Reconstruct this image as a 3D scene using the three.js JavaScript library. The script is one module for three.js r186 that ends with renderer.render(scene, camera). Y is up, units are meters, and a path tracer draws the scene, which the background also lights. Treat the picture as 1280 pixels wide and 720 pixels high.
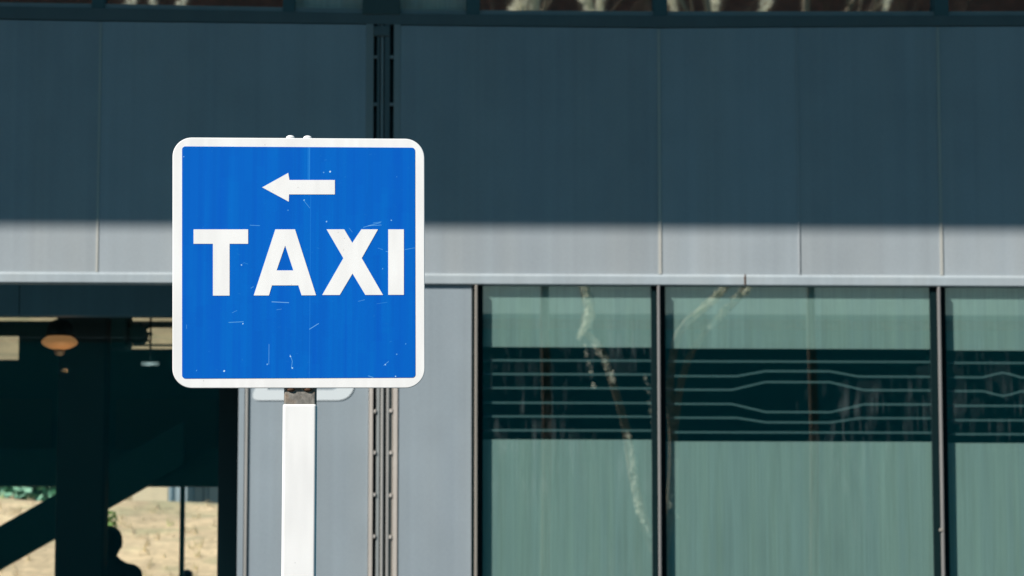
import * as THREE from 'three';
import { mergeGeometries } from 'three/addons/utils/BufferGeometryUtils.js';
import { RoundedBoxGeometry } from 'three/addons/geometries/RoundedBoxGeometry.js';
import { MarchingCubes } from 'three/addons/objects/MarchingCubes.js';

// ------------------------------------------------------------------ camera, sky, sun, exposure
const scene = new THREE.Scene();
const F = 3556, PITCH = Math.atan(394 / F), YAW = -2 * Math.PI / 180;
const camera = new THREE.PerspectiveCamera(2 * Math.atan(360 / F) * 180 / Math.PI, 16 / 9, 0.1, 2000);
camera.position.set(0, 1.6, 16);
camera.rotation.order = 'YXZ';
camera.rotation.set(PITCH, YAW, 0);
camera.updateMatrixWorld(true);
camera.focus = 6.75;
camera.userData.fStop = 9;

const renderer = new THREE.WebGLRenderer({ antialias: true });
renderer.setSize(1024, 576);
renderer.toneMapping = THREE.LinearToneMapping;
renderer.toneMappingExposure = 1.65;
renderer.shadowMap.enabled = true;
renderer.shadowMap.type = THREE.PCFSoftShadowMap;

const SUN = new THREE.Vector3(-0.62, 0.60, 0.50).normalize();
const sunLight = new THREE.DirectionalLight(new THREE.Color(1.0, 0.955, 0.90), 4.0);
sunLight.position.copy(SUN).multiplyScalar(60);
sunLight.castShadow = true;
sunLight.shadow.mapSize.set(4096, 4096);
Object.assign(sunLight.shadow.camera, { left: -40, right: 40, top: 40, bottom: -40, near: 1, far: 150 });
scene.add(sunLight);

{ // a clear teal-blue sky, paler towards the horizon and towards the sun
  const w = 512, h = 256, d = new Float32Array(w * h * 4);
  const zen = [0.008, 0.077, 0.148], hor = [0.038, 0.178, 0.248], low = [0.02, 0.05, 0.06];
  for (let j = 0; j < h; j++) for (let i = 0; i < w; i++) {
    const el = ((j + 0.5) / h - 0.5) * Math.PI, az = ((i + 0.5) / w - 0.5) * 2 * Math.PI;
    const v = new THREE.Vector3(Math.cos(el) * Math.cos(az), Math.sin(el), Math.cos(el) * Math.sin(az));
    const t = Math.pow(Math.max(0, v.y), 0.5), g = 1 + 0.6 * Math.pow(Math.max(0, v.dot(SUN)), 6);
    for (let k = 0; k < 3; k++) d[(j * w + i) * 4 + k] = v.y < 0 ? low[k] : (hor[k] + (zen[k] - hor[k]) * t) * g;
    d[(j * w + i) * 4 + 3] = 1;
  }
  const sky = new THREE.DataTexture(d, w, h, THREE.RGBAFormat, THREE.FloatType);
  sky.mapping = THREE.EquirectangularReflectionMapping;
  sky.magFilter = sky.minFilter = THREE.LinearFilter;
  sky.needsUpdate = true;
  scene.background = sky; scene.environment = sky;
}

// ------------------------------------------------------------------ helpers
let seed = 7;
const rnd = () => { seed = (seed * 1664525 + 1013904223) >>> 0; return seed / 4294967296; };
const rr = (a, b) => a + (b - a) * rnd();
const V3 = (x, y, z) => new THREE.Vector3(x, y, z);
// a point of the photograph (1280 x 720) carried onto the upright plane at depth z
function P(px, py, z) {
  const v = V3((px - 640) / F, (360 - py) / F, -1).applyQuaternion(camera.quaternion);
  const t = (z - camera.position.z) / v.z;
  return V3(camera.position.x + v.x * t, camera.position.y + v.y * t, z);
}
const X = (px, z = 0, py = 440) => P(px, py, z).x;
const Y = (py, z = 0, px = 640) => P(px, py, z).y;

const names = {};
function numbered(n) { const k = names[n] = (names[n] ?? -1) + 1; return k ? `${n}_${String(k).padStart(3, '0')}` : n; }
function tag(o, label, category, group, kind) {
  if (label) o.userData.label = label;
  if (category) o.userData.category = category;
  if (group) o.userData.group = group;
  if (kind) o.userData.kind = kind;
  return o;
}
function thing(name, pos = [0, 0, 0]) { const o = new THREE.Group(); o.name = numbered(name); o.position.set(...pos); scene.add(o); return o; }
const flat = (g) => { const h = g.index ? g.toNonIndexed() : g.clone(); for (const k of Object.keys(h.attributes)) if (!['position', 'normal', 'uv'].includes(k)) h.deleteAttribute(k); return h; };
function metreUV(g) { // box-projected uv in metres
  const p = g.attributes.position, n = g.attributes.normal, uv = new Float32Array(p.count * 2);
  for (let i = 0; i < p.count; i++) {
    const a = Math.abs(n.getX(i)), b = Math.abs(n.getY(i)), c = Math.abs(n.getZ(i));
    if (a > b && a > c) { uv[2 * i] = p.getZ(i); uv[2 * i + 1] = p.getY(i); }
    else if (b > c) { uv[2 * i] = p.getX(i); uv[2 * i + 1] = p.getZ(i); }
    else { uv[2 * i] = p.getX(i); uv[2 * i + 1] = p.getY(i); }
  }
  g.setAttribute('uv', new THREE.BufferAttribute(uv, 2));
  return g;
}
// a named mesh; geometry is given in world metres and moved into its top-level thing's own space
function part(name, geos, mat, parent, keepUV = false) {
  geos = Array.isArray(geos) ? geos : [geos];
  let g = geos.length > 1 ? mergeGeometries(geos.map(flat)) : flat(geos[0]);
  if (!keepUV) metreUV(g);
  const off = V3(0, 0, 0);
  if (parent) for (let o = parent; o && o !== scene; o = o.parent) off.add(o.position);
  g.translate(-off.x, -off.y, -off.z);
  const m = new THREE.Mesh(g, mat); m.castShadow = m.receiveShadow = true;
  m.name = parent ? name : numbered(name);
  (parent ?? scene).add(m);
  return m;
}
// box between corners; the top and bottom edges may slope along x
function hexa(x0, x1, yb0, yb1, yt0, yt1, z0, z1) {
  const c = [[x0, yb0, z0], [x1, yb1, z0], [x1, yt1, z0], [x0, yt0, z0], [x0, yb0, z1], [x1, yb1, z1], [x1, yt1, z1], [x0, yt0, z1]];
  const q = [[4, 5, 6, 7], [1, 0, 3, 2], [0, 4, 7, 3], [5, 1, 2, 6], [7, 6, 2, 3], [0, 1, 5, 4]], pos = [];
  for (const [a, b, d, e] of q) for (const k of [a, b, d, a, d, e]) pos.push(...c[k]);
  const g = new THREE.BufferGeometry();
  g.setAttribute('position', new THREE.Float32BufferAttribute(pos, 3));
  g.computeVertexNormals();
  return metreUV(g);
}
const box = (x0, x1, y0, y1, z0, z1) => hexa(x0, x1, y0, y0, y1, y1, z0, z1);
function rbox(x0, x1, y0, y1, z0, z1, r = 0.004, s = 2) {
  const g = new RoundedBoxGeometry(x1 - x0, y1 - y0, z1 - z0, s, r);
  g.translate((x0 + x1) / 2, (y0 + y1) / 2, (z0 + z1) / 2); return g;
}
const pbox = (a, b, t, u, z0, z1) => box(X(a, z1), X(b, z1), Y(u, z1), Y(t, z1), z0, z1);   // pixel left, right, top, bottom at the front face
const tube = (pts, r, seg = 8, rad = 6) => new THREE.TubeGeometry(new THREE.CatmullRomCurve3(pts), seg, r, rad, false);
function taper(pts, radii, rad = 7) { // a branch whose radius changes along its points
  const c = new THREE.CatmullRomCurve3(pts), n = (pts.length - 1) * 4, g = new THREE.TubeGeometry(c, n, 1, rad, false), p = g.attributes.position;
  for (let i = 0; i <= n; i++) {
    const u = i / n, o = c.getPointAt(u), f = u * (radii.length - 1), k = Math.min(radii.length - 2, Math.floor(f)), r = radii[k] + (radii[k + 1] - radii[k]) * (f - k);
    for (let j = 0; j <= rad; j++) { const q = i * (rad + 1) + j; p.setXYZ(q, o.x + (p.getX(q) - o.x) * r, o.y + (p.getY(q) - o.y) * r, o.z + (p.getZ(q) - o.z) * r); }
  }
  return g;
}

// ------------------------------------------------------------------ textures (what surfaces are made of)
function hash(x, y, s) { let h = (x * 374761393 + y * 668265263 + s * 974634581) | 0; h = Math.imul(h ^ (h >>> 13), 1274126177); return ((h ^ (h >>> 16)) >>> 0) / 4294967296; }
function noise(x, y, s, wx, wy) { // tiling value noise
  const xi = Math.floor(x), yi = Math.floor(y), fx = x - xi, fy = y - yi, m = (a, n) => ((a % n) + n) % n;
  const u = fx * fx * (3 - 2 * fx), v = fy * fy * (3 - 2 * fy), h = (a, b) => hash(m(a, wx), m(b, wy), s);
  return (h(xi, yi) * (1 - u) + h(xi + 1, yi) * u) * (1 - v) + (h(xi, yi + 1) * (1 - u) + h(xi + 1, yi + 1) * u) * v;
}
function dataTex(w, h, fn, metresX, metresY, srgb = true) {
  const d = new Uint8Array(w * h * 4);
  for (let j = 0; j < h; j++) for (let i = 0; i < w; i++) {
    const c = fn(i / w, j / h), k = (j * w + i) * 4;
    for (let q = 0; q < 3; q++) d[k + q] = Math.max(0, Math.min(255, 255 * (c.length ? c[q] : c) + 0.5));
    d[k + 3] = 255;
  }
  const t = new THREE.DataTexture(d, w, h, THREE.RGBAFormat);
  t.wrapS = t.wrapT = THREE.RepeatWrapping; t.magFilter = THREE.LinearFilter; t.minFilter = THREE.LinearMipmapLinearFilter; t.generateMipmaps = true;
  t.repeat.set(1 / metresX, 1 / metresY);
  if (srgb) t.colorSpace = THREE.SRGBColorSpace;
  t.needsUpdate = true; return t;
}
const N = (u, v, fx, fy, s) => noise(u * fx, v * fy, s, fx, fy);
// painted cladding: faint rain streaks, blotches and grain
const cladTex = dataTex(1024, 512, (u, v) => {
  const st = N(u, v, 170, 3, 1) * 0.5 + N(u, v, 60, 2, 2) * 0.5, bl = N(u, v, 9, 7, 3) * 0.6 + N(u, v, 30, 22, 4) * 0.4, gr = hash(Math.floor(u * 1024), Math.floor(v * 512), 5);
  const a = 0.90 + 0.05 * (st - 0.5) + 0.06 * (bl - 0.5) + 0.03 * (gr - 0.5), w = 0.012 * (N(u, v, 40, 3, 6) - 0.5);
  return [a + w, a, a - w];
}, 4.1, 3.3);
// frosted film: fine vertical brush of greens and blues
const filmTex = dataTex(1024, 512, (u, v) => {
  const a = N(u, v, 240, 5, 11), b = N(u, v, 90, 3, 12), c = N(u, v, 14, 4, 13), d = N(u, v, 500, 9, 15);
  const s = 0.9 + 0.05 * (a - 0.5) + 0.035 * (b - 0.5) + 0.03 * (c - 0.5) + 0.065 * (d - 0.5), g = 0.022 * (N(u, v, 60, 2, 14) - 0.5);
  return [s + g * 0.6, s + 0.3 * g, s - g];
}, 2.3, 1.9);
// dirt that rain has drawn down the glass (1 = clean)
const dirtTex = dataTex(1024, 1024, (u, v) => {
  let k = 1;
  const patch = Math.max(0, N(u, v, 5, 4, 21) - 0.42) * 1.9, a = N(u, v, 190, 12, 22), b = N(u, v, 90, 7, 23);
  k -= patch * (0.07 * Math.max(0, a - 0.62) + 0.03 * Math.max(0, b - 0.62));
  k -= 0.0015 * N(u, v, 40, 30, 24);
  return k;
}, 3.1, 1.35, false);
const metalTex = dataTex(256, 256, (u, v) => {
  const a = N(u, v, 20, 20, 31), b = N(u, v, 60, 60, 32), r = Math.max(0, N(u, v, 9, 14, 33) - 0.55);
  const s = 0.62 + 0.14 * (a - 0.5) + 0.12 * (b - 0.5);
  return [s + 0.15 * r, s - 0.05 * r, s - 0.2 * r];
}, 0.16, 0.16);
const whiteTex = dataTex(512, 512, (u, v) => {
  const a = N(u, v, 60, 12, 41), b = N(u, v, 11, 9, 42), g = hash(Math.floor(u * 512), Math.floor(v * 512), 43);
  const s = 0.98 + 0.03 * (a - 0.5) + 0.035 * (b - 0.5) + 0.01 * (g - 0.5) - (g > 0.9999 ? 0.3 : 0);
  return [s, s * 0.995, s * 0.985];
}, 0.7, 0.9);
const strawTex = dataTex(1024, 1024, (u, v) => {
  const a = N(u, v, 14, 14, 51), b = N(u, v, 60, 90, 52), c = N(u, v, 220, 160, 53), g = Math.max(0, N(u, v, 22, 26, 54) - 0.62);
  const s = 0.89 + 0.13 * (a - 0.5) + 0.13 * (b - 0.5) + 0.13 * (c - 0.5);
  return [s - 0.3 * g, s * 0.89 - 0.14 * g, s * 0.735 - 0.16 * g];
}, 14, 14);
const asphaltTex = dataTex(512, 512, (u, v) => { const s = 0.27 + 0.1 * (N(u, v, 12, 12, 61) - 0.5) + 0.16 * (N(u, v, 200, 200, 62) - 0.5); return s; }, 4, 4);
const paveTex = dataTex(512, 512, (u, v) => { const s = 0.55 + 0.1 * (N(u, v, 12, 12, 63) - 0.5) + 0.1 * (N(u, v, 180, 180, 64) - 0.5); return s; }, 4, 4);
const barkTex = dataTex(256, 512, (u, v) => { const s = 0.74 + 0.35 * (N(u, v, 10, 22, 71) - 0.5) + 0.2 * (N(u, v, 40, 60, 72) - 0.5); return [s, s * 0.93, s * 0.82]; }, 0.5, 0.9);
const brickTex = dataTex(512, 512, (u, v) => {
  const row = Math.floor(v * 32), bx = u * 12 + (row % 2) * 0.5, k = hash(Math.floor(bx) % 12, row, 81), m = (v * 32) % 1 < 0.14 || bx % 1 < 0.05;
  const s = m ? 0.5 : 0.36 + 0.14 * k; return m ? [s, s * 0.95, s * 0.9] : [s * 1.45, s * 0.92, s * 0.80];
}, 2.9, 2.4);

// ------------------------------------------------------------------ materials
const C = (r, g, b) => new THREE.Color().setRGB(r, g, b);
const std = (r, g, b, rough, extra = {}) => new THREE.MeshStandardMaterial({ color: C(r, g, b), roughness: rough, ...extra });
const M = {
  clad: std(0.405, 0.447, 0.47, 0.55, { map: cladTex }),
  wall: std(0.33, 0.385, 0.42, 0.55, { map: cladTex }),
  lip: std(0.46, 0.515, 0.54, 0.5, { map: cladTex }),
  seam: std(0.54, 0.53, 0.48, 0.6, { map: cladTex }),
  faintSeam: std(0.45, 0.475, 0.485, 0.6, { map: cladTex }),
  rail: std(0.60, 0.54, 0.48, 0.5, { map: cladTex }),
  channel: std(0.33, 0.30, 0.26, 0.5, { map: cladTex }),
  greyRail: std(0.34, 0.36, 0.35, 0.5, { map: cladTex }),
  darkMetal: new THREE.MeshPhysicalMaterial({ color: C(0.003, 0.014, 0.016), roughness: 0.9, specularIntensity: 0.2 }),
  upperFrame: std(0.06, 0.12, 0.125, 0.7),
  frame: std(0.13, 0.165, 0.165, 0.5, { map: cladTex }),
  black: std(0.005, 0.034, 0.038, 0.7),
  fin: std(0.40, 0.39, 0.365, 0.55, { map: cladTex }),
  darkFin: std(0.24, 0.232, 0.225, 0.55, { map: cladTex }),
  film: std(0.38, 0.465, 0.428, 0.9, { map: filmTex }),
  filmLine: std(0.075, 0.13, 0.133, 0.9),
  glass: new THREE.MeshPhysicalMaterial({ color: C(0.91, 0.98, 0.968), roughness: 0, transmission: 1, transmissionMap: dirtTex, thickness: 0, ior: 2.2 }),
  clear: new THREE.MeshPhysicalMaterial({ color: C(0.95, 0.975, 0.96), roughness: 0, transmission: 1, thickness: 0, ior: 1.8 }),
  lintel: std(0.13, 0.33, 0.42, 0.6, { map: cladTex }),
  mirrorGlass: new THREE.MeshStandardMaterial({ color: C(0.56, 0.56, 0.55), roughness: 0.02, metalness: 1 }),
  blind: std(0.97, 0.92, 0.84, 0.9, { map: filmTex }),
  room: std(0.008, 0.24, 0.24, 0.9),
  hall: std(0.04, 0.21, 0.205, 0.85),
  floor: std(0.015, 0.06, 0.065, 0.6),
  concrete: std(0.14, 0.18, 0.19, 0.9, { map: paveTex }),
  roof: std(0.20, 0.22, 0.23, 0.7),
  white: std(0.865, 0.855, 0.852, 0.5, { map: whiteTex }),
  emblem: std(0.62, 0.66, 0.67, 0.6),
  galv: std(0.62, 0.575, 0.50, 0.6, { map: metalTex, metalness: 0.15 }),
  rust: std(0.28, 0.13, 0.06, 0.8, { map: metalTex }),
  asphalt: std(0.45, 0.65, 0.75, 0.9, { map: asphaltTex }),
  pave: std(0.13, 0.20, 0.23, 0.9, { map: paveTex }),
  straw: std(0.86, 0.81, 0.76, 1, { map: strawTex }),
  bark: std(0.85, 0.80, 0.70, 0.9, { map: barkTex }),
  brownBark: std(0.20, 0.16, 0.125, 0.9, { map: barkTex }),
  brick: std(1.0, 0.75, 0.65, 0.9, { map: brickTex }),
  skin: std(0.42, 0.27, 0.20, 0.6), coat: std(0.03, 0.035, 0.045, 0.9), hair: std(0.02, 0.016, 0.013, 0.7), trousers: std(0.03, 0.035, 0.05, 0.9), shoe: std(0.02, 0.02, 0.02, 0.5),
};

// ------------------------------------------------------------------ ground, road, pavements, hills
{
  const g = new THREE.PlaneGeometry(1200, 1200); g.rotateX(-Math.PI / 2); g.translate(0, -0.004, 0);
  tag(part('ground', g, M.pave), 'pale paved ground around the building and the road', null, null, 'structure');
  const r = new THREE.PlaneGeometry(200, 11); r.rotateX(-Math.PI / 2); r.translate(0, 0, 17);
  tag(part('road', r, M.asphalt), 'grey asphalt road in front of the building', null, null, 'structure');
  tag(part('pavement', rbox(-100, 100, -0.1, 0.12, 0.9, 11.4, 0.02), M.pave), 'raised pavement the taxi sign stands on', null, null, 'structure');
  // the dry bank behind the hall and the hillside beyond it
  const h2 = (x, z) => 0.10 * Math.sin(x * 0.7 + 1) + 0.06 * Math.sin(x * 1.9 + z) + 0.05 * Math.sin(z * 2.3 + x * 0.4);
  const bank = new THREE.PlaneGeometry(70, 17, 140, 50); bank.rotateX(-Math.PI / 2);
  const bankY = (x, z) => { const t = Math.max(0, Math.min(1, (-14 - z) / 14)); return 0.25 + 2.93 * t * (1.25 - 0.25 * t) * 1.0 + h2(x, z) * 0.8 * t; };
  { const p = bank.attributes.position; for (let i = 0; i < p.count; i++) { const x = p.getX(i) - 6, z = p.getZ(i) - 21.5; p.setXYZ(i, x, bankY(x, z), z); } bank.computeVertexNormals(); }
  tag(part('bank', bank, M.straw), 'sloping bank of dry straw-coloured grass seen through the hall windows', null, null, 'structure');
  const hill = new THREE.PlaneGeometry(220, 110, 60, 40); hill.rotateX(-Math.PI / 2);
  { const p = hill.attributes.position; for (let i = 0; i < p.count; i++) { const x = p.getX(i) - 10, z = p.getZ(i) - 85; const t = Math.max(0, (-50 - z) / 75); p.setXYZ(i, x, 3.0 + 17 * t + 0.5 * Math.sin(x * 0.17) * t + 0.3 * Math.sin(z * 0.3 + x * 0.1), z); } hill.computeVertexNormals(); }
  tag(part('hill', hill, std(0.36, 0.35, 0.29, 1, { map: strawTex })), 'dry olive and tan hillside far behind the building', null, null, 'structure');
  // tufts of dry grass on the bank
  const blades = [];
  for (let k = 0; k < 9; k++) { const a = k * 2.4, b = new THREE.ConeGeometry(0.012, rr(0.12, 0.3), 3); b.translate(0, 0.1, 0); b.rotateX(rr(0.1, 0.6)); b.rotateY(a); b.translate(Math.cos(a) * 0.05, 0, Math.sin(a) * 0.05); blades.push(flat(b)); }
  const tufts = new THREE.InstancedMesh(mergeGeometries(blades), std(0.80, 0.68, 0.48, 1), 1000);
  const m4 = new THREE.Matrix4(), q = new THREE.Quaternion();
  for (let i = 0; i < 1000; i++) {
    const x = rr(-9, 3), z = rr(-29, -15), s = rr(0.3, 0.75);
    q.setFromAxisAngle(V3(0, 1, 0), rr(0, 6.28)); m4.compose(V3(x, bankY(x, z) - 0.02, z), q, V3(s, s, s)); tufts.setMatrixAt(i, m4);
    const k = rr(0.85, 1.1); tufts.setColorAt(i, rnd() < 0.06 ? C(0.75 * k, 0.9 * k, 0.6 * k) : C(k, k * rr(0.94, 1), k * rr(0.8, 1)));
  }
  tufts.name = 'dry_grass'; tufts.castShadow = tufts.receiveShadow = true; scene.add(tufts);
  tag(tufts, 'tufts of dry grass growing over the bank behind the hall', null, null, 'stuff');
}

// ------------------------------------------------------------------ the station building
const building = thing('station_building');
tag(building, 'grey metal-clad station building with green glazing behind the taxi sign', 'building');
const B = (name, geos, mat, parent = building) => part(name, geos, mat, parent);
const sub = (name) => { const o = new THREE.Group(); o.name = name; building.add(o); return o; };
const lerpTable = (tab) => (px) => { let k = 0; while (k < tab.length - 2 && px > tab[k + 1][0]) k++; const [a, b] = [tab[k], tab[k + 1]], t = (px - a[0]) / (b[0] - a[0]); return a[1] + (b[1] - a[1]) * t; };
const topPx = lerpTable([[-900, 12], [-226, 21], [0, 24.5], [124, 27], [462, 31], [497, 32], [824, 35.5], [997, 34.5], [1174, 33.5], [1280, 33], [2200, 32]]);
const sillPx = lerpTable([[-900, -4], [0, 8], [124, 10], [360, 14.5], [476, 17], [640, 18.5], [824, 19.5], [1174, 19.5], [1280, 19], [2200, 18]]);
const topY = (px, z) => P(px, topPx(px), z).y, sillY = (px, z) => P(px, sillPx(px), z).y;
const ZF = 0.03;                                                     // face of the cladding band
const lipBot = Y(355.5, 0.05), lipTop = Y(341.5, 0.05);
{ // cladding band: one panel per bay
  const cladTone = [1, 0.965, 1.02, 0.985, 1.035].map((f) => { const m = M.clad.clone(); m.color.multiplyScalar(f); m.map = cladTex.clone(); m.map.offset.set(f * 37.3, f * 11.7); m.map.needsUpdate = true; return m; });
  const joints = [-1276, -926, -576, -226, 124, 461.5, 497, 824, 997, 1174, 1524, 1874, 2224];
  for (let k = 0; k < joints.length - 1; k++) {
    const [a, b] = [joints[k], joints[k + 1]];
    if (a > 460 && b < 500) continue;
    const g = 0.003, x0 = X(a, ZF, 150) + g, x1 = X(b, ZF, 150) - g, dz = rr(-0.0012, 0.0012);
    B('cladding_panel', hexa(x0, x1, lipTop - 0.004, lipTop - 0.004, topY(a, ZF), topY(b, ZF), -0.05, ZF + dz), cladTone[k % 5]);
  }
  for (const [px, w] of [[-226, 0.012], [124, 0.012], [824, 0.017], [997, 0.0095], [1174, 0.016], [1524, 0.012]])
    B('seam_strip', hexa(X(px, ZF, 150) - w / 2, X(px, ZF, 150) + w / 2, lipTop, lipTop, topY(px, ZF) - 0.004, topY(px, ZF) - 0.004, ZF - 0.02, ZF + 0.005), px === 997 ? M.faintSeam : M.seam);
  // the drip edge under the band, with a sloped top
  const s = new THREE.Shape(); // (z, y)
  s.moveTo(-0.06, lipBot); s.lineTo(0.046, lipBot); s.lineTo(0.05, lipBot + 0.004); s.lineTo(0.05, lipTop - 0.016); s.lineTo(0.046, lipTop - 0.010); s.lineTo(ZF - 0.001, lipTop); s.lineTo(-0.06, lipTop);
  const cuts = [-1276, -300, 480, 932, 1560, 2224];
  for (let k = 0; k < cuts.length - 1; k++) {
    const x0 = X(cuts[k]) + 0.0015, x1 = X(cuts[k + 1]) - 0.0015, g = new THREE.ExtrudeGeometry(s, { depth: x1 - x0, bevelEnabled: false });
    g.rotateY(-Math.PI / 2); g.scale(-1, 1, 1); // shape x -> z, depth -> x
    const ix = g.index, p = g.attributes.position; // mirrored: turn the faces round
    for (let i = 0; i < p.count; i += 3) for (const at of Object.values(g.attributes)) { const n = at.itemSize; for (let c = 0; c < n; c++) { const t = at.array[(i + 1) * n + c]; at.array[(i + 1) * n + c] = at.array[(i + 2) * n + c]; at.array[(i + 2) * n + c] = t; } }
    g.translate(x0, 0, 0); g.computeVertexNormals();
    B('drip_edge', g, M.lip);
  }
  const rx = X(932, 0.05);
  B('rust_streak', [box(rx - 0.005, rx + 0.003, lipBot + 0.003, lipBot + 0.05, 0.0485, 0.0512), box(rx - 0.002, rx + 0.004, lipBot + 0.02, lipBot + 0.064, 0.0485, 0.0508)], M.rust);
}
{ // sill rail over the band and the upper row of windows
  const cuts = [-900, -226, 0, 124, 360, 455, 500, 591, 824, 1174, 1524, 2200];
  for (let k = 0; k < cuts.length - 1; k++) {
    const [a, b] = [cuts[k], cuts[k + 1]], z = 0.036, x0 = X(a, z, 20), x1 = X(b, z, 20);
    B('sill_rail', hexa(x0, x1, topY(a, z) + 0.006, topY(b, z) + 0.006, sillY(a, z), sillY(b, z), -0.08, z), M.frame);
  }
  const topWin = Y(-260, 0);
  for (const [a, b] of [[-232, -221], [-115, -104], [114.5, 130.5], [353.5, 368.5], [583, 600], [817, 834], [1168, 1186], [1518, 1536]]) {
    const x0 = X(a, 0.03, 10), x1 = X(b, 0.03, 10);
    B('mullion', rbox(x0, x1, sillY((a + b) / 2, 0.03) - 0.002, topWin, -0.09, 0.03, 0.004), M.upperFrame);
  }
  const bays = [[-900, -226, 0], [-226, 122, 0], [122, 361, 0], [361, 476, 1], [476, 591, 1], [591, 825, 0], [825, 1177, 0], [1177, 1527, 0], [1527, 2200, 0]];
  for (const [a, b, blind] of bays) {
    const x0 = X(a, 0, 10), x1 = X(b, 0, 10), w = sub('window'), yb = Math.min(sillY(a, 0), sillY(b, 0)) - 0.03;
    B('glass_pane', box(x0, x1, yb, topWin, -0.046, -0.040), blind ? M.clear : M.mirrorGlass, w);
    B('sill_ledge', hexa(x0, x1, sillY(a, -0.02) - 0.02, sillY(b, -0.02) - 0.02, sillY(a, -0.02) + 0.018, sillY(b, -0.02) + 0.018, -0.039, 0.012), M.greyRail, w);
    if (blind) B('blind', box(x0 + 0.02, x1 - 0.02, yb, topWin, -0.075, -0.070), M.blind, w);
  }
  B('head_rail', box(-9, 10, topWin, topWin + 0.2, -0.1, 0.03), M.frame);
  B('upper_wall', box(-9, 10, topWin + 0.2, 7.79, -0.2, 0.02), M.clad);
}
{ // jointed upright rail in front of the cladding, its lower half in the sun
  const up = sub('expansion_joint'), lo = sub('expansion_joint');
  const z = 0.04, a0 = Y(350, 0), y1 = topY(480, z) + 0.02;
  const col = (p, l, r, yb, yt, z0, z1, m, name) => B(name, rbox(X(l, z1, 250), X(r, z1, 250), yb, yt, z0, z1, 0.002), m, p);
  B('backing', box(X(461, 0, 250), X(498, 0, 250), lipTop, y1, -0.045, -0.02), M.black, up);
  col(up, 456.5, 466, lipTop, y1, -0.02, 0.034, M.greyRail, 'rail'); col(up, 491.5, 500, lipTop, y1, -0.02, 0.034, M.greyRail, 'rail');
  col(up, 470.5, 474, lipTop, y1, -0.02, 0.03, M.frame, 'rail'); col(up, 480, 486.5, lipTop, y1, -0.02, 0.03, M.frame, 'rail');
  B('tube', tube([V3(X(477, 0.02, 250), lipTop, 0.02), V3(X(477, 0.02, 250), y1, 0.02)], 0.009, 2, 10), M.greyRail, up);
  for (let k = 0; k < 6; k++) for (const [l, r] of [[465.5, 471], [486, 492]]) { const y = Y(72 + 59 * k, 0.03); if (y > lipTop) B('rung', rbox(X(l, 0.03, 250), X(r, 0.03, 250), y - 0.009, y + 0.009, 0.0, 0.027, 0.003), M.greyRail, up); }
  B('cap', rbox(X(467, 0.04, 30), X(487, 0.04, 30), Y(46, 0.04), Y(34, 0.04), 0, 0.044, 0.004), M.frame, up);
  // upright post between the two pale upper panes
  B('post', rbox(X(453, 0.045, 10), X(500, 0.045, 10), Y(19, 0.045), Y(-260, 0), -0.09, 0.045, 0.006), std(0.06, 0.095, 0.09, 0.7), up);
  const yb = 0.1, yt = Y(357.5, 0.03);
  B('backing', box(X(460.5, 0, 560), X(497.5, 0, 560), yb, yt, -0.045, -0.02), M.black, lo);
  const c2 = (l, r, z0, z1, m, name) => B(name, rbox(X(l, z1, 590), X(r, z1, 590), yb, yt, z0, z1, 0.002), m, lo);
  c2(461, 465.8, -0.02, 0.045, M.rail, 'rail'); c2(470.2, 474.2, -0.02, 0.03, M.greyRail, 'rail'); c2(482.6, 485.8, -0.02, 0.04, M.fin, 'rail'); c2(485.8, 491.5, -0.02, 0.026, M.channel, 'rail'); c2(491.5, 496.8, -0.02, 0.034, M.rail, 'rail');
  B('tube', tube([V3(X(477.6, 0.03, 590), yb, 0.03), V3(X(477.6, 0.03, 590), yt, 0.03)], 0.0085, 2, 12), M.fin, lo);
  for (let k = -1; k < 18; k++) for (const [l, r, zz] of [[465.6, 469.6, 0.04], [485.4, 490.2, 0.037]]) { const y = Y(514.5 + 52.3 * k, 0.03) + rr(-0.003, 0.003); if (y > yb && y < yt) B('rung', rbox(X(l, zz, 590), X(r, zz, 590), y - 0.010, y + 0.010, 0.0, zz, 0.003), M.rail, lo); }
}
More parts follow.
